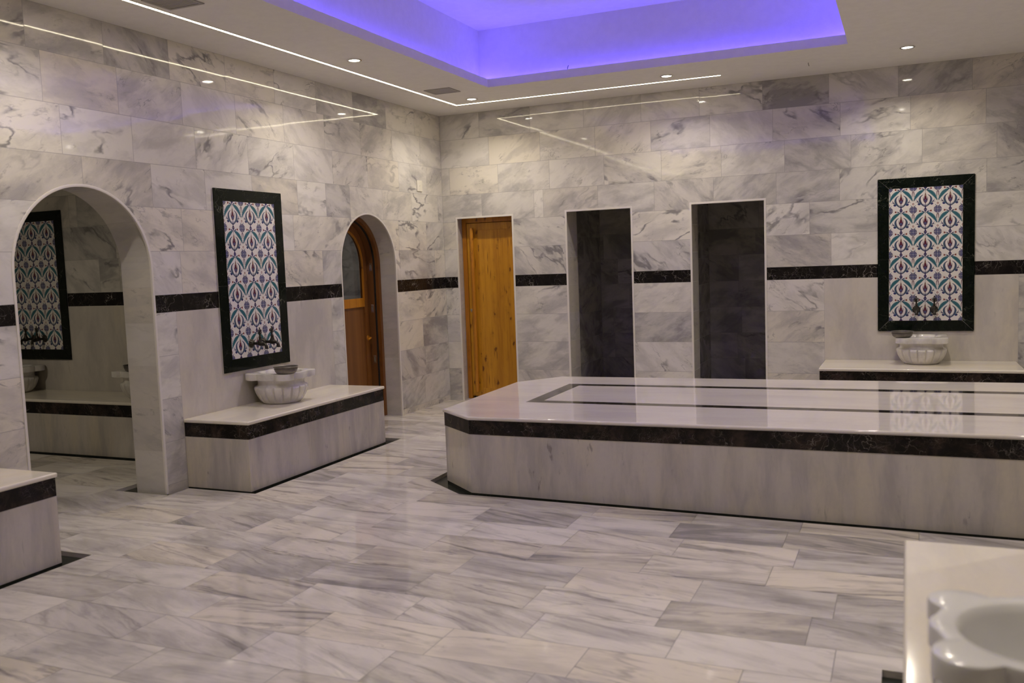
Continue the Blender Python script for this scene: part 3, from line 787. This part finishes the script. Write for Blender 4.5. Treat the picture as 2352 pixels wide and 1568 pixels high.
# ------------------------------------------------------------------ basins
def rim_outline(n=160, notched=False):
    """quatrefoil: round bowl rim with four round ears"""
    pts = []
    c, re, rc = (.146, .068, .206) if notched else (.138, .076, .211)
    for i in range(n):
        a = 2*PI*i/n; dx, dy = math.cos(a), math.sin(a)
        best = rc
        for sx in (-1, 1):
            for sy in (-1, 1):
                b = dx*sx*c+dy*sy*c; disc = b*b-(2*c*c-re*re)
                if disc > 0: best = max(best, b+math.sqrt(disc))
        # lobes on the axes
        for ax in ((1, 0), (-1, 0), (0, 1), (0, -1)):
            b = dx*ax[0]*.13+dy*ax[1]*.13; disc = b*b-(.13*.13-.085*.085)
            if disc > 0: best = max(best, b+math.sqrt(disc))
        pts.append((best*dx, best*dy))
    return pts
def make_basin(name, loc_, rz, label, mat=None, group=None):
    b = thing(name, loc_, rz, label, 'basin', group)
    mat = mat or M_BASIN
    N = 144; NL = 18
    bm = bmesh.new()
    def fl_(a, z):
        if z < .010 or z > .136: return 1.
        k = min(1., (z-.010)/.03) * min(1., (.136-z)/.006)
        ph = (a*NL/(2*PI)) % 1.
        gr = max(0., 1-min(ph, 1-ph)/.13)
        return 1-.055*k*gr**1.2 + .008*k*math.sin(PI*ph)
    prof = [(.0005, 0), (.135, 0), (.146, .004), (.158, .016), (.172, .034), (.186, .058), (.198, .084), (.2055, .108), (.208, .122), (.206, .131), (.200, .137),
            (.186, .142), (.180, .150), (.178, .162), (.180, .176), (.184, .186), (.186, .196)]
    add_lathe(bm, prof, N, rfun=fl_)
    obj('body', bm, mat, b, smooth=True)
    bm = bmesh.new(); out = rim_outline(N, mat is M_FGB)
    def rr(sc, z, lim=None): return [bm.verts.new((x*sc, y*sc, z)) for x, y in out]
    def circ(r, z): return [bm.verts.new((r*math.cos(2*PI*i/N), r*math.sin(2*PI*i/N), z)) for i in range(N)]
    rings = [circ(.170, .192), rr(.975, .190), rr(1., .195), rr(1., .236), rr(.988, .242), rr(.97, .2435), circ(.168, .2435), circ(.160, .239), circ(.152, .22), circ(.14, .16), circ(.11, .10), circ(.07, .065), circ(.0008, .055)]
    for p, q in zip(rings, rings[1:]):
        for i in range(N): bm.faces.new((p[i], p[(i+1) % N], q[(i+1) % N], q[i]))
    obj('rim', bm, mat, b, smooth=True)
    return b
bs = make_basin('marble_basin', (.216, -3.296, BH), PI/2, 'fluted marble basin on the bench between the arches', group=None)
dup(bs, (4.882, -.216, BH), 0, label='fluted marble basin on the far bench under the right tile panel')
dup(bs, (-2.985, YI-.216, .478), 0, label='fluted marble basin partly hidden by the left side of the large arch')
dup(bs, (-1.335, YI-.216, .478), 0, label='fluted marble basin mostly hidden behind the right jamb of the large arch')
make_basin('marble_basin', (5.008, -7.045, BH), -PI/2, 'smooth white lobed basin in the lower right foreground', M_FGB)

# water bowls
def make_bowl(loc_, label):
    b = thing('water_bowl', loc_, 0, label, 'bowl')
    bm = bmesh.new()
    add_lathe(bm, [(.0005, 0), (.058, 0), (.068, .003), (.080, .014), (.086, .030), (.0885, .048), (.0935, .0525), (.0945, .055), (.0925, .0565), (.086, .052),
                   (.083, .031), (.077, .016), (.064, .006), (.0005, .004)], 56)
    obj('body', bm, M_BOWL, b, smooth=True)
    bm = bmesh.new()
    add_lathe(bm, [(.0868, .034), (.0895, .035), (.0902, .038), (.0898, .041), (.0875, .042)], 56)
    obj('bead', bm, M_BOWL, b, smooth=True)
    return b
RZ = BH+.2437
wb = make_bowl((.368, -3.425, RZ), 'grey metal bowl resting on the rim of the basin between the arches')
dup(wb, (4.725, -.345, RZ), label='grey metal bowl resting on the rim of the far right basin')
dup(wb, (-1.30, YI-.36, .478+.2437), label='metal bowl on the rim of the basin behind the arch jamb')

# ------------------------------------------------------------------ ornamental tile panels
def make_panel(loc_, rz, label):
    W2, Z0, Z1 = .4005, .769, 2.166
    iw2, iz0, iz1 = .304, .866, 2.074
    pn = thing('tile_panel', loc_, rz, label, 'tile panel')
    obj('backing', box(-W2+.002, W2-.002, -.0085, 0, Z0+.002, Z1-.002), M_GROUT, pn)
    g = .0012
    zm = 1.43
    def strip(poly):
        bm = bmesh.new()
        f = [bm.verts.new((x, -.0125, z)) for x, z in poly]; r = [bm.verts.new((x, -.004, z)) for x, z in poly]
        bm.faces.new(f); bm.faces.new(r[::-1]); n = len(poly)
        for i in range(n): bm.faces.new((f[i], r[i], r[(i+1) % n], f[(i+1) % n]))
        obj('frame_strip', bm, M_GREEN, pn)
    strip([(-W2+g, Z0), (W2-g, Z0), (iw2-g, iz0-g), (-iw2+g, iz0-g)])
    strip([(-W2+g, Z1), (-iw2+g, iz1+g), (iw2-g, iz1+g), (W2-g, Z1)])
    for s in (-1, 1):
        strip([(s*W2, Z0+g), (s*(iw2+g), iz0+g), (s*(iw2+g), zm-g*.6), (s*W2, zm-g*.6)])
        strip([(s*W2, Z1-g), (s*(iw2+g), iz1-g), (s*(iw2+g), zm+g*.6), (s*W2, zm+g*.6)])
    # glazed field: 3 x 6 square tiles carrying the tulip and leaf pattern
    bm = bmesh.new()
    cw, ch = 2*iw2/3, (iz1-iz0)/6
    mats = [M_TILEW, M_TEAL, M_TEAL2, M_BLUE, M_PURP, M_RED, M_PALE, M_GROUT, M_FEATHER]
    for i in range(3):
        for j in range(6):
            x0, z0 = -iw2+i*cw, iz0+j*ch
            n0 = len(bm.faces)
            add_box(bm, x0+.0004, x0+cw-.0004, -.0105, -.004, z0+.0004, z0+ch-.0004)
    def poly(pts, mat, layer):
        """pts in panel cell units"""
        pp = [(-iw2+u*cw, iz0+v*ch) for u, v in pts]
        for a, b, c in ((1, 0, iw2), (-1, 0, iw2), (0, 1, -iz0), (0, -1, iz1)):
            pp = clip_half(pp, a, b, c)
            if len(pp) < 3: return
        cl = []
        for q in pp:
            if not cl or math.hypot(q[0]-cl[-1][0], q[1]-cl[-1][1]) > 1e-5: cl.append(q)
        if len(cl) > 2 and math.hypot(cl[0][0]-cl[-1][0], cl[0][1]-cl[-1][1]) < 1e-5: cl.pop()
        if len(cl) < 3 or abs(area(cl)) < 1e-8: return
        if area(cl) < 0: cl.reverse()
        f = bm.faces.new([bm.verts.new((x, -.0106-.00007*layer, z)) for x, z in cl]); f.material_index = mat
    def ribbon(pts, ws, mat, layer):
        n = len(pts); L = []; R = []
        for i in range(n):
            a = pts[max(i-1, 0)]; b = pts[min(i+1, n-1)]
            dx, dy = b[0]-a[0], b[1]-a[1]; l = math.hypot(dx, dy) or 1
            L.append((pts[i][0]-dy/l*ws[i], pts[i][1]+dx/l*ws[i])); R.append((pts[i][0]+dy/l*ws[i], pts[i][1]-dx/l*ws[i]))
        for i in range(n-1): poly([L[i], R[i], R[i+1], L[i+1]], mat, layer)
    def bez(p0, p1, p2, n=9):
        return [((1-t)**2*p0[0]+2*t*(1-t)*p1[0]+t*t*p2[0], (1-t)**2*p0[1]+2*t*(1-t)*p1[1]+t*t*p2[1]) for t in [k/(n-1) for k in range(n)]]
    def ell(c, rx, ry, mat, layer, n=12):
        poly([(c[0]+rx*math.cos(2*PI*k/n), c[1]+ry*math.sin(2*PI*k/n)) for k in range(n)], mat, layer)
    for i in range(-1, 4):
        for j in range(-1, 7):
            # carnation rosette at the cell corner
            for k in range(16):
                a = 2*PI*k/16; w = .155
                poly([(i+.075*math.cos(a-.17), j+.075*math.sin(a-.17)), (i+.155*math.cos(a-w), j+.155*math.sin(a-w)), (i+.172*math.cos(a), j+.172*math.sin(a)),
                      (i+.155*math.cos(a+w), j+.155*math.sin(a+w)), (i+.075*math.cos(a+.17), j+.075*math.sin(a+.17))], 3, 1)
            ell((i, j), .092, .092, 6, 2, 16)
            for k in range(8):
                a = 2*PI*k/8+.39; ribbon([(i+.03*math.cos(a), j+.03*math.sin(a)), (i+.088*math.cos(a), j+.088*math.sin(a))], [.006, .012], 3, 3)
            for s in (-1, 1):
                ribbon([(i+s*.05, j+.15), (i+s*.105, j+.215)], [.016, .006], 2, 1)          # little sepals
                ribbon(bez((i+s*.012, j-.17), (i+s*.05, j-.26), (i+s*.038, j-.43), 5), [.012, .016, .013, .012, .005], 4, 1)
            # red ring above it
            ell((i, j+.262), .038, .05, 5, 1); ell((i, j+.255), .018, .026, 0, 2)
            # cell interior
            cx = i+.5
            for s in (-1, 1):
                X = lambda u: cx+s*u
                pl = bez((X(.05), j+.865), (X(.33), j+.78), (X(.478), j+.385), 11)
                w = [.012, .036, .054, .063, .067, .066, .061, .052, .039, .022, .004]
                ribbon(pl, w, 1, 1)
                ribbon(pl, [.004]*10+[.002], 3, 2)
                for k in range(1, 10):                                                     # serrated edge
                    a, b = pl[k], pl[k+1]
                    dx, dy = b[0]-a[0], b[1]-a[1]; l = math.hypot(dx, dy); nx, ny = -dy/l, dx/l
                    for q in (-1, 1):
                        e = (a[0]+nx*q*w[k], a[1]+ny*q*w[k])
                        poly([(e[0], e[1]), (e[0]+dx*.8, e[1]+dy*.8), (e[0]+dx*.1+nx*q*.018, e[1]+dy*.1+ny*q*.018)], 2, 1)
                # red carnation bud and stem
                ribbon(bez((X(.04), j+.865), (X(.10), j+.95), (X(.19), j+.945), 5), [.016, .018, .014, .010, .006], 3, 2)
                ribbon(bez((X(.05), j+.875), (X(.10), j+.91), (X(.17), j+.915), 4), [.010, .012, .010, .005], 2, 2)
                poly([(X(.175), j+.935), (X(.225), j+.985), (X(.262), j+.965), (X(.248), j+.94), (X(.268), j+.915), (X(.225), j+.90)], 5, 2)
                # lyre shaped side leaves
                ly = bez((X(.01), j+.12), (X(.235), j+.27), (X(.235), j+.47), 9)+bez((X(.235), j+.47), (X(.225), j+.59), (X(.105), j+.665), 6)[1:]
                wl = [.012, .020, .027, .033, .038, .043, .046, .046, .042, .037, .029, .020, .011, .004]
                ribbon(ly, wl, 2, 2)
                ribbon([(p[0]-s*.018, p[1]) for p in ly], [.008]*13+[.003], 4, 3)
                ell((X(.255), j+.255), .062, .055, 3, 1); ell((X(.245), j+.275), .028, .024, 2, 3, 8)
                ribbon([(X(.27), j+.33), (X(.33), j+.36), (X(.40), j+.345)], [.022, .014, .004], 3, 1)
                ribbon([(X(.30), j+.33), (X(.335), j+.40), (X(.375), j+.46)], [.018, .012, .004], 3, 1)
                ribbon(bez((X(.0), j+.13), (X(.05), j+.22), (X(.10), j+.26), 4), [.012, .012, .010, .004], 2, 2)
                # tulip petals
                ribbon(bez((X(.015), j+.30), (X(.085), j+.40), (X(.085), j+.58), 7), [.010, .018, .021, .020, .016, .010, .003], 4, 3)
            poly([(cx-.06, j+.42), (cx-.04, j+.33), (cx, j+.29), (cx+.04, j+.33), (cx+.06, j+.42), (cx+.045, j+.58), (cx-.045, j+.58)], 4, 2)
            poly([(cx-.045, j+.58), (cx+.045, j+.58), (cx+.028, j+.69), (cx, j+.78), (cx-.028, j+.69)], 8, 2)
            ell((cx, j+.39), .052, .058, 6, 4); ell((cx, j+.39), .034, .038, 3, 5); ell((cx, j+.39), .015, .018, 6, 6, 8)
            for vv in (.47, .53, .59): ell((cx, j+vv), .020, .018, 5, 4, 8)
            ribbon([(cx, j+.14), (cx, j+.30)], [.014, .012], 3, 3)
            # bud that straddles the joint
            ell((cx, j), .068, .072, 3, 1, 10); ell((cx, j+.01), .034, .02, 4, 2, 8)
            ribbon([(cx, j+.05), (cx, j+.14)], [.03, .012], 3, 2); 
            ribbon([(cx-.012, j-.07), (cx, j-.13), (cx, j-.24)], [.03, .012, .004], 2, 1)
    # tile joints
    for k in range(1, 3): poly([(k-.004, 0), (k+.004, 0), (k+.004, 6), (k-.004, 6)], 7, 7)
    for k in range(1, 6): poly([(0, k-.004), (3, k-.004), (3, k+.004), (0, k+.004)], 7, 7)
    obj('tile_field', bm, mats, pn, recalc=False)
    return pn
tp = make_panel((4.915, 0, 0), 0, 'framed tulip pattern tile panel on the far wall at the right')
dup(tp, (0, -3.300, 0), PI/2, label='framed tulip pattern tile panel on the wall between the two arches')
dup(tp, (-2.85, YI, 0), 0, label='framed tulip pattern tile panel seen through the large arch')

# ------------------------------------------------------------------ taps
def make_tap(loc_, rz, label):
    t_ = thing('bronze_tap', loc_, rz, label, 'tap')
    bm = bmesh.new()
    add_lathe(bm, [(.0005, 0), (.033, 0), (.034, -.004), (.026, -.012), (.017, -.020), (.013, -.028), (.0005, -.028)], 48, axis='Y', rfun=lambda a, z: 1+.07*math.cos(10*a))
    obj('wall_flange', bm, M_BRONZE, t_, smooth=True)
    bm = bmesh.new()
    add_tube(bm, [(0, -.02, 0), (0, -.05, 0), (0, -.075, 0), (0, -.09, .001), (0, -.105, 0), (0, -.115, -.002)], [.011, .0115, .016, .021, .018, .013], 14)
    add_lathe(bm, [(.022, -.008), (.023, .006), (.018, .018), (.012, .032), (.010, .045), (.013, .050), (.010, .055), (.007, .062), (.006, .075)], 20, center=(0, -.088, 0), cap=True)
    obj('body', bm, M_BRONZE, t_, smooth=True)
    bm = bmesh.new()
    add_tube(bm, [(0, -.108, 0), (0, -.128, -.003), (0, -.142, -.014), (0, -.147, -.030), (0, -.147, -.042)], [.0125, .0115, .0115, .0135, .0165], 14)
    obj('spout', bm, M_BRONZE, t_, smooth=True)
    bm = bmesh.new()
    c = (0, -.088, .092)
    for k in range(6):
        a = PI/2+2*PI*k/6
        bmr = [(c[0]+.0155*math.cos(a)+.0068*math.cos(b), c[1], c[2]+.0155*math.sin(a)+.0068*math.sin(b)) for b in [2*PI*q/10 for q in range(11)]]
        add_tube(bm, bmr, .0034, 6, cap=False)
    add_sphere(bm, c, .0075, 10)
    add_sphere(bm, (c[0], c[1], c[2]+.030), .0055, 10); add_tube(bm, [(c[0], c[1], c[2]-.02), (c[0], c[1], c[2]-.006)], .0065, 8)
    obj('handle', bm, M_BRONZE, t_, smooth=True)
    return t_
tz = .968
ta = make_tap((-.074+4.915, -.0095, tz), 0, 'dark bronze tap, the left one on the right hand tile panel')
dup(ta, (.074+4.915, -.0095, tz), 0, label='dark bronze tap, the right one on the right hand tile panel')
dup(ta, (.0095, -3.374, tz), PI/2, label='dark bronze tap, the left one above the basin between the arches')
dup(ta, (.0095, -3.226, tz), PI/2, label='dark bronze tap, the right one above the basin between the arches')
dup(ta, (-2.924, YI-.0095, tz), 0, label='dark bronze tap, the left one on the panel beyond the large arch')
dup(ta, (-2.776, YI-.0095, tz), 0, label='dark bronze tap, the right one on the panel beyond the large arch')

# ------------------------------------------------------------------ pine door
dr = thing('door_1', (.505, .15, 0), 0, 'knotty pine door with a long round pull handle', 'door', kind='structure')
x0, x1 = .1595-.505, .8505-.505
fw = .052
zt_ = 2.047
bm = bmesh.new(); add_box(bm, x0, x0+fw, -.012, .06, 0, zt_, .004, 2); obj('door_jamb', bm, M_PINE2, dr)
bm = bmesh.new(); add_box(bm, x1-fw, x1, -.012, .06, 0, zt_, .004, 2); obj('door_jamb', bm, M_PINE2, dr)
bm = bmesh.new(); add_box(bm, x0+fw, x1-fw, -.012, .06, zt_-.060, zt_, .004, 2); obj('door_head', bm, M_PINE2, dr)
obj('gap_shade_sheet', box(x0+fw, x1-fw, .035, .05, 0, zt_-.06), M_GAP_SHADE, dr)  # dark sheet painting the shade in the crack round the leaf
lx0, lx1, lz0, lz1 = x0+fw+.005, x1-fw-.005, .03, zt_-.065
leaf = obj('door_leaf', box(lx0+.001, lx1-.001, -.002, .034, lz0, lz1, .002, 1), M_PINE, dr)
# framing of the leaf stands a little proud of its boarded panel
bm = bmesh.new(); add_box(bm, lx0, lx0+.13, -.009, -.0015, lz0, lz1, .002, 1); obj('stile', bm, M_PINE, leaf)
bm = bmesh.new(); add_box(bm, lx1-.085, lx1, -.009, -.0015, lz0, lz1, .002, 1); obj('stile', bm, M_PINE, leaf)
bm = bmesh.new(); add_box(bm, lx0+.13, lx1-.085, -.009, -.0015, lz1-.078, lz1, .002, 1); obj('rail', bm, M_PINE, leaf)
bm = bmesh.new(); add_box(bm, lx0+.13, lx1-.085, -.009, -.0015, lz0, lz0+.09, .002, 1); obj('rail', bm, M_PINE, leaf)
bm = bmesh.new()
hx = .297-.505
add_tube(bm, [(hx, -.055, .085), (hx, -.055, 1.0), (hx, -.055, 1.93)], .021, 18)
obj('pull_handle', bm, M_PINE2, leaf, smooth=True)
bm = bmesh.new()
for z in (.16, 1.86): add_tube(bm, [(hx, -.055, z), (hx, -.008, z)], .011, 10)
obj('handle_post', bm, M_PINE2, leaf, smooth=True)
bm = bmesh.new(); add_lathe(bm, [(.0005, -.0125), (.012, -.0125), (.014, -.011), (.014, -.008)], 20, axis='Y', center=(.2385-.505, 0, 1.010)); 
add_box(bm, .2385-.505-.006, .2385-.505+.006, -.0115, -.008, .985, 1.012, .001, 1)
obj('lock_plate', bm, M_METAL, leaf)

# ------------------------------------------------------------------ arched door in the small arch (in local coords: u = y - cu along the wall, x depth)
ac, ar = (A2[0]+A2[1])/2, (A2[1]-A2[0])/2
asp = A2[2]-ar
ad = thing('door_2', (-.19, ac, 0), PI/2, 'arched wooden door with a glass upper half, ajar in the small arch', 'door', kind='structure')
# local x = world y, local y = -world x  (y>0 goes deeper into the wall)
def arch_ring(bm, ro, ri, zs, y0, y1, n=28, zb=0.0, side=0.0):
    def path(r): return [(-r, zb)] + [(-r*math.cos(PI*k/n), zs+r*math.sin(PI*k/n)) for k in range(n+1)] + [(r, zb)]
    a, b = path(ro), path(ri)
    V = [[bm.verts.new((p[0]+side, y, p[1])) for p in q] for q in (a, b) for y in (y0, y1)]   # a0 a1 b0 b1
    for i in range(len(a)-1):
        for s, t2 in ((0, 2), (3, 1), (1, 0), (2, 3)):
            bm.faces.new((V[s][i], V[s][i+1], V[t2][i+1], V[t2][i]))
    for i in (0, len(a)-1): bm.faces.new((V[0][i], V[2][i], V[3][i], V[1][i]))
bm = bmesh.new(); arch_ring(bm, ar-.001, ar-.040, asp, .0, .055); obj('door_frame', bm, M_DOORWOOD, ad, smooth=True)
bm = bmesh.new(); arch_ring(bm, ar-.040, ar-.052, asp, .040, .055); obj('gap_shade_ring', bm, M_GAP_SHADE, ad)  # dark ring standing in for the shaded slit inside the frame
bm = bmesh.new(); arch_ring(bm, ar-.001, ar-.044, asp, .056, .185); obj('lining', bm, M_DOORPANEL, ad, smooth=True)
# leaf, swung a few degrees inward about its left edge
lr = ar-.058
lf = bpy.data.objects.new('door_leaf', None); C.objects.link(lf); lf.parent = ad
lf.location = (-lr, .066, 0); lf.rotation_euler = (0, 0, math.radians(4.0))
def lobj(name, bm, mat, smooth=False):
    for v in bm.verts: v.co.x += lr
    return obj(name, bm, mat, lf, smooth=smooth)
bm = bmesh.new(); arch_ring(bm, lr, lr-.085, asp, 0, .040, zb=.03); lobj('stile', bm, M_DOORWOOD, True)
bm = bmesh.new(); arch_ring(bm, lr-.080, lr-.098, asp, -.006, .010, zb=1.20); lobj('glass_bead', bm, M_PINE2, True)
bm = bmesh.new(); add_box(bm, -lr+.08, lr-.08, -.004, .040, 1.135, 1.225, .003, 1); lobj('rail', bm, M_PINE2)
bm = bmesh.new(); add_box(bm, -lr+.08, lr-.08, .010, .030, .03, 1.14); lobj('panel', bm, M_DOORPANEL)
ri = lr-.083
gp = [(-ri, 1.222)] + [(-ri*math.cos(PI*k/28), asp+ri*math.sin(PI*k/28)) for k in range(29)] + [(ri, 1.222)]
bm = bmesh.new()
f = [bm.verts.new((x, .014, z)) for x, z in gp]; r = [bm.verts.new((x, .020, z)) for x, z in gp]
bm.faces.new(f); bm.faces.new(r[::-1])
for i in range(len(gp)): bm.faces.new((f[i], r[i], r[(i+1) % len(gp)], f[(i+1) % len(gp)]))
lobj('glass', bm, M_GLASS)
bm = bmesh.new()
add_tube(bm, [(lr-.045, 0, .815), (lr-.045, -.03, .815), (lr-.05, -.038, .815), (lr-.11, -.040, .800)], .009, 10)
add_lathe(bm, [(.0005, -.006), (.022, -.006), (.024, 0)], 20, axis='Y', center=(lr-.045, 0, .815))
lobj('lever_handle', bm, M_PINE2, True)
for z in (1.535, 1.11, .585):
    bm = bmesh.new(); add_box(bm, ar-.047, ar-.0435, .075, .105, z-.04, z+.04, .001, 1); add_tube(bm, [(ar-.049, .09, z-.022), (ar-.049, .09, z+.022)], .007, 8)
    obj('keeper_plate', bm, M_METAL, ad)

# ------------------------------------------------------------------ camera
P = (2083.756908, 0.410381, -0.086917, -0.036196, 4.746808, -9.103750, 1.531391)
f_px, yaw, pitch, roll, cx, cy, cz = P
fw_ = Vector((-math.sin(yaw)*math.cos(pitch), math.cos(yaw)*math.cos(pitch), math.sin(pitch)))
r_ = fw_.cross(Vector((0, 0, 1))).normalized(); u_ = r_.cross(fw_)
r2 = r_*math.cos(roll)+u_*math.sin(roll); u2 = -r_*math.sin(roll)+u_*math.cos(roll)
cam = bpy.data.cameras.new('camera'); co = bpy.data.objects.new('camera', cam); C.objects.link(co)
M = Matrix((( r2.x, u2.x, -fw_.x, cx), (r2.y, u2.y, -fw_.y, cy), (r2.z, u2.z, -fw_.z, cz), (0, 0, 0, 1)))
co.matrix_world = M
cam.sensor_width = 36; cam.lens = f_px*36/2352; cam.clip_start = .05; cam.clip_end = 60
cam.dof.use_dof = True; cam.dof.focus_distance = 7.6; cam.dof.aperture_fstop = 2.4
scene.camera = co

w = bpy.data.worlds.new('World'); scene.world = w; w.use_nodes = True
w.node_tree.nodes['Background'].inputs[0].default_value = (.03, .03, .035, 1)
w.node_tree.nodes['Background'].inputs[1].default_value = .2
vs = scene.view_settings
vs.view_transform = 'Standard'; vs.look = 'None'; vs.gamma = 1; vs.use_curve_mapping = False
vs.exposure = 0.0
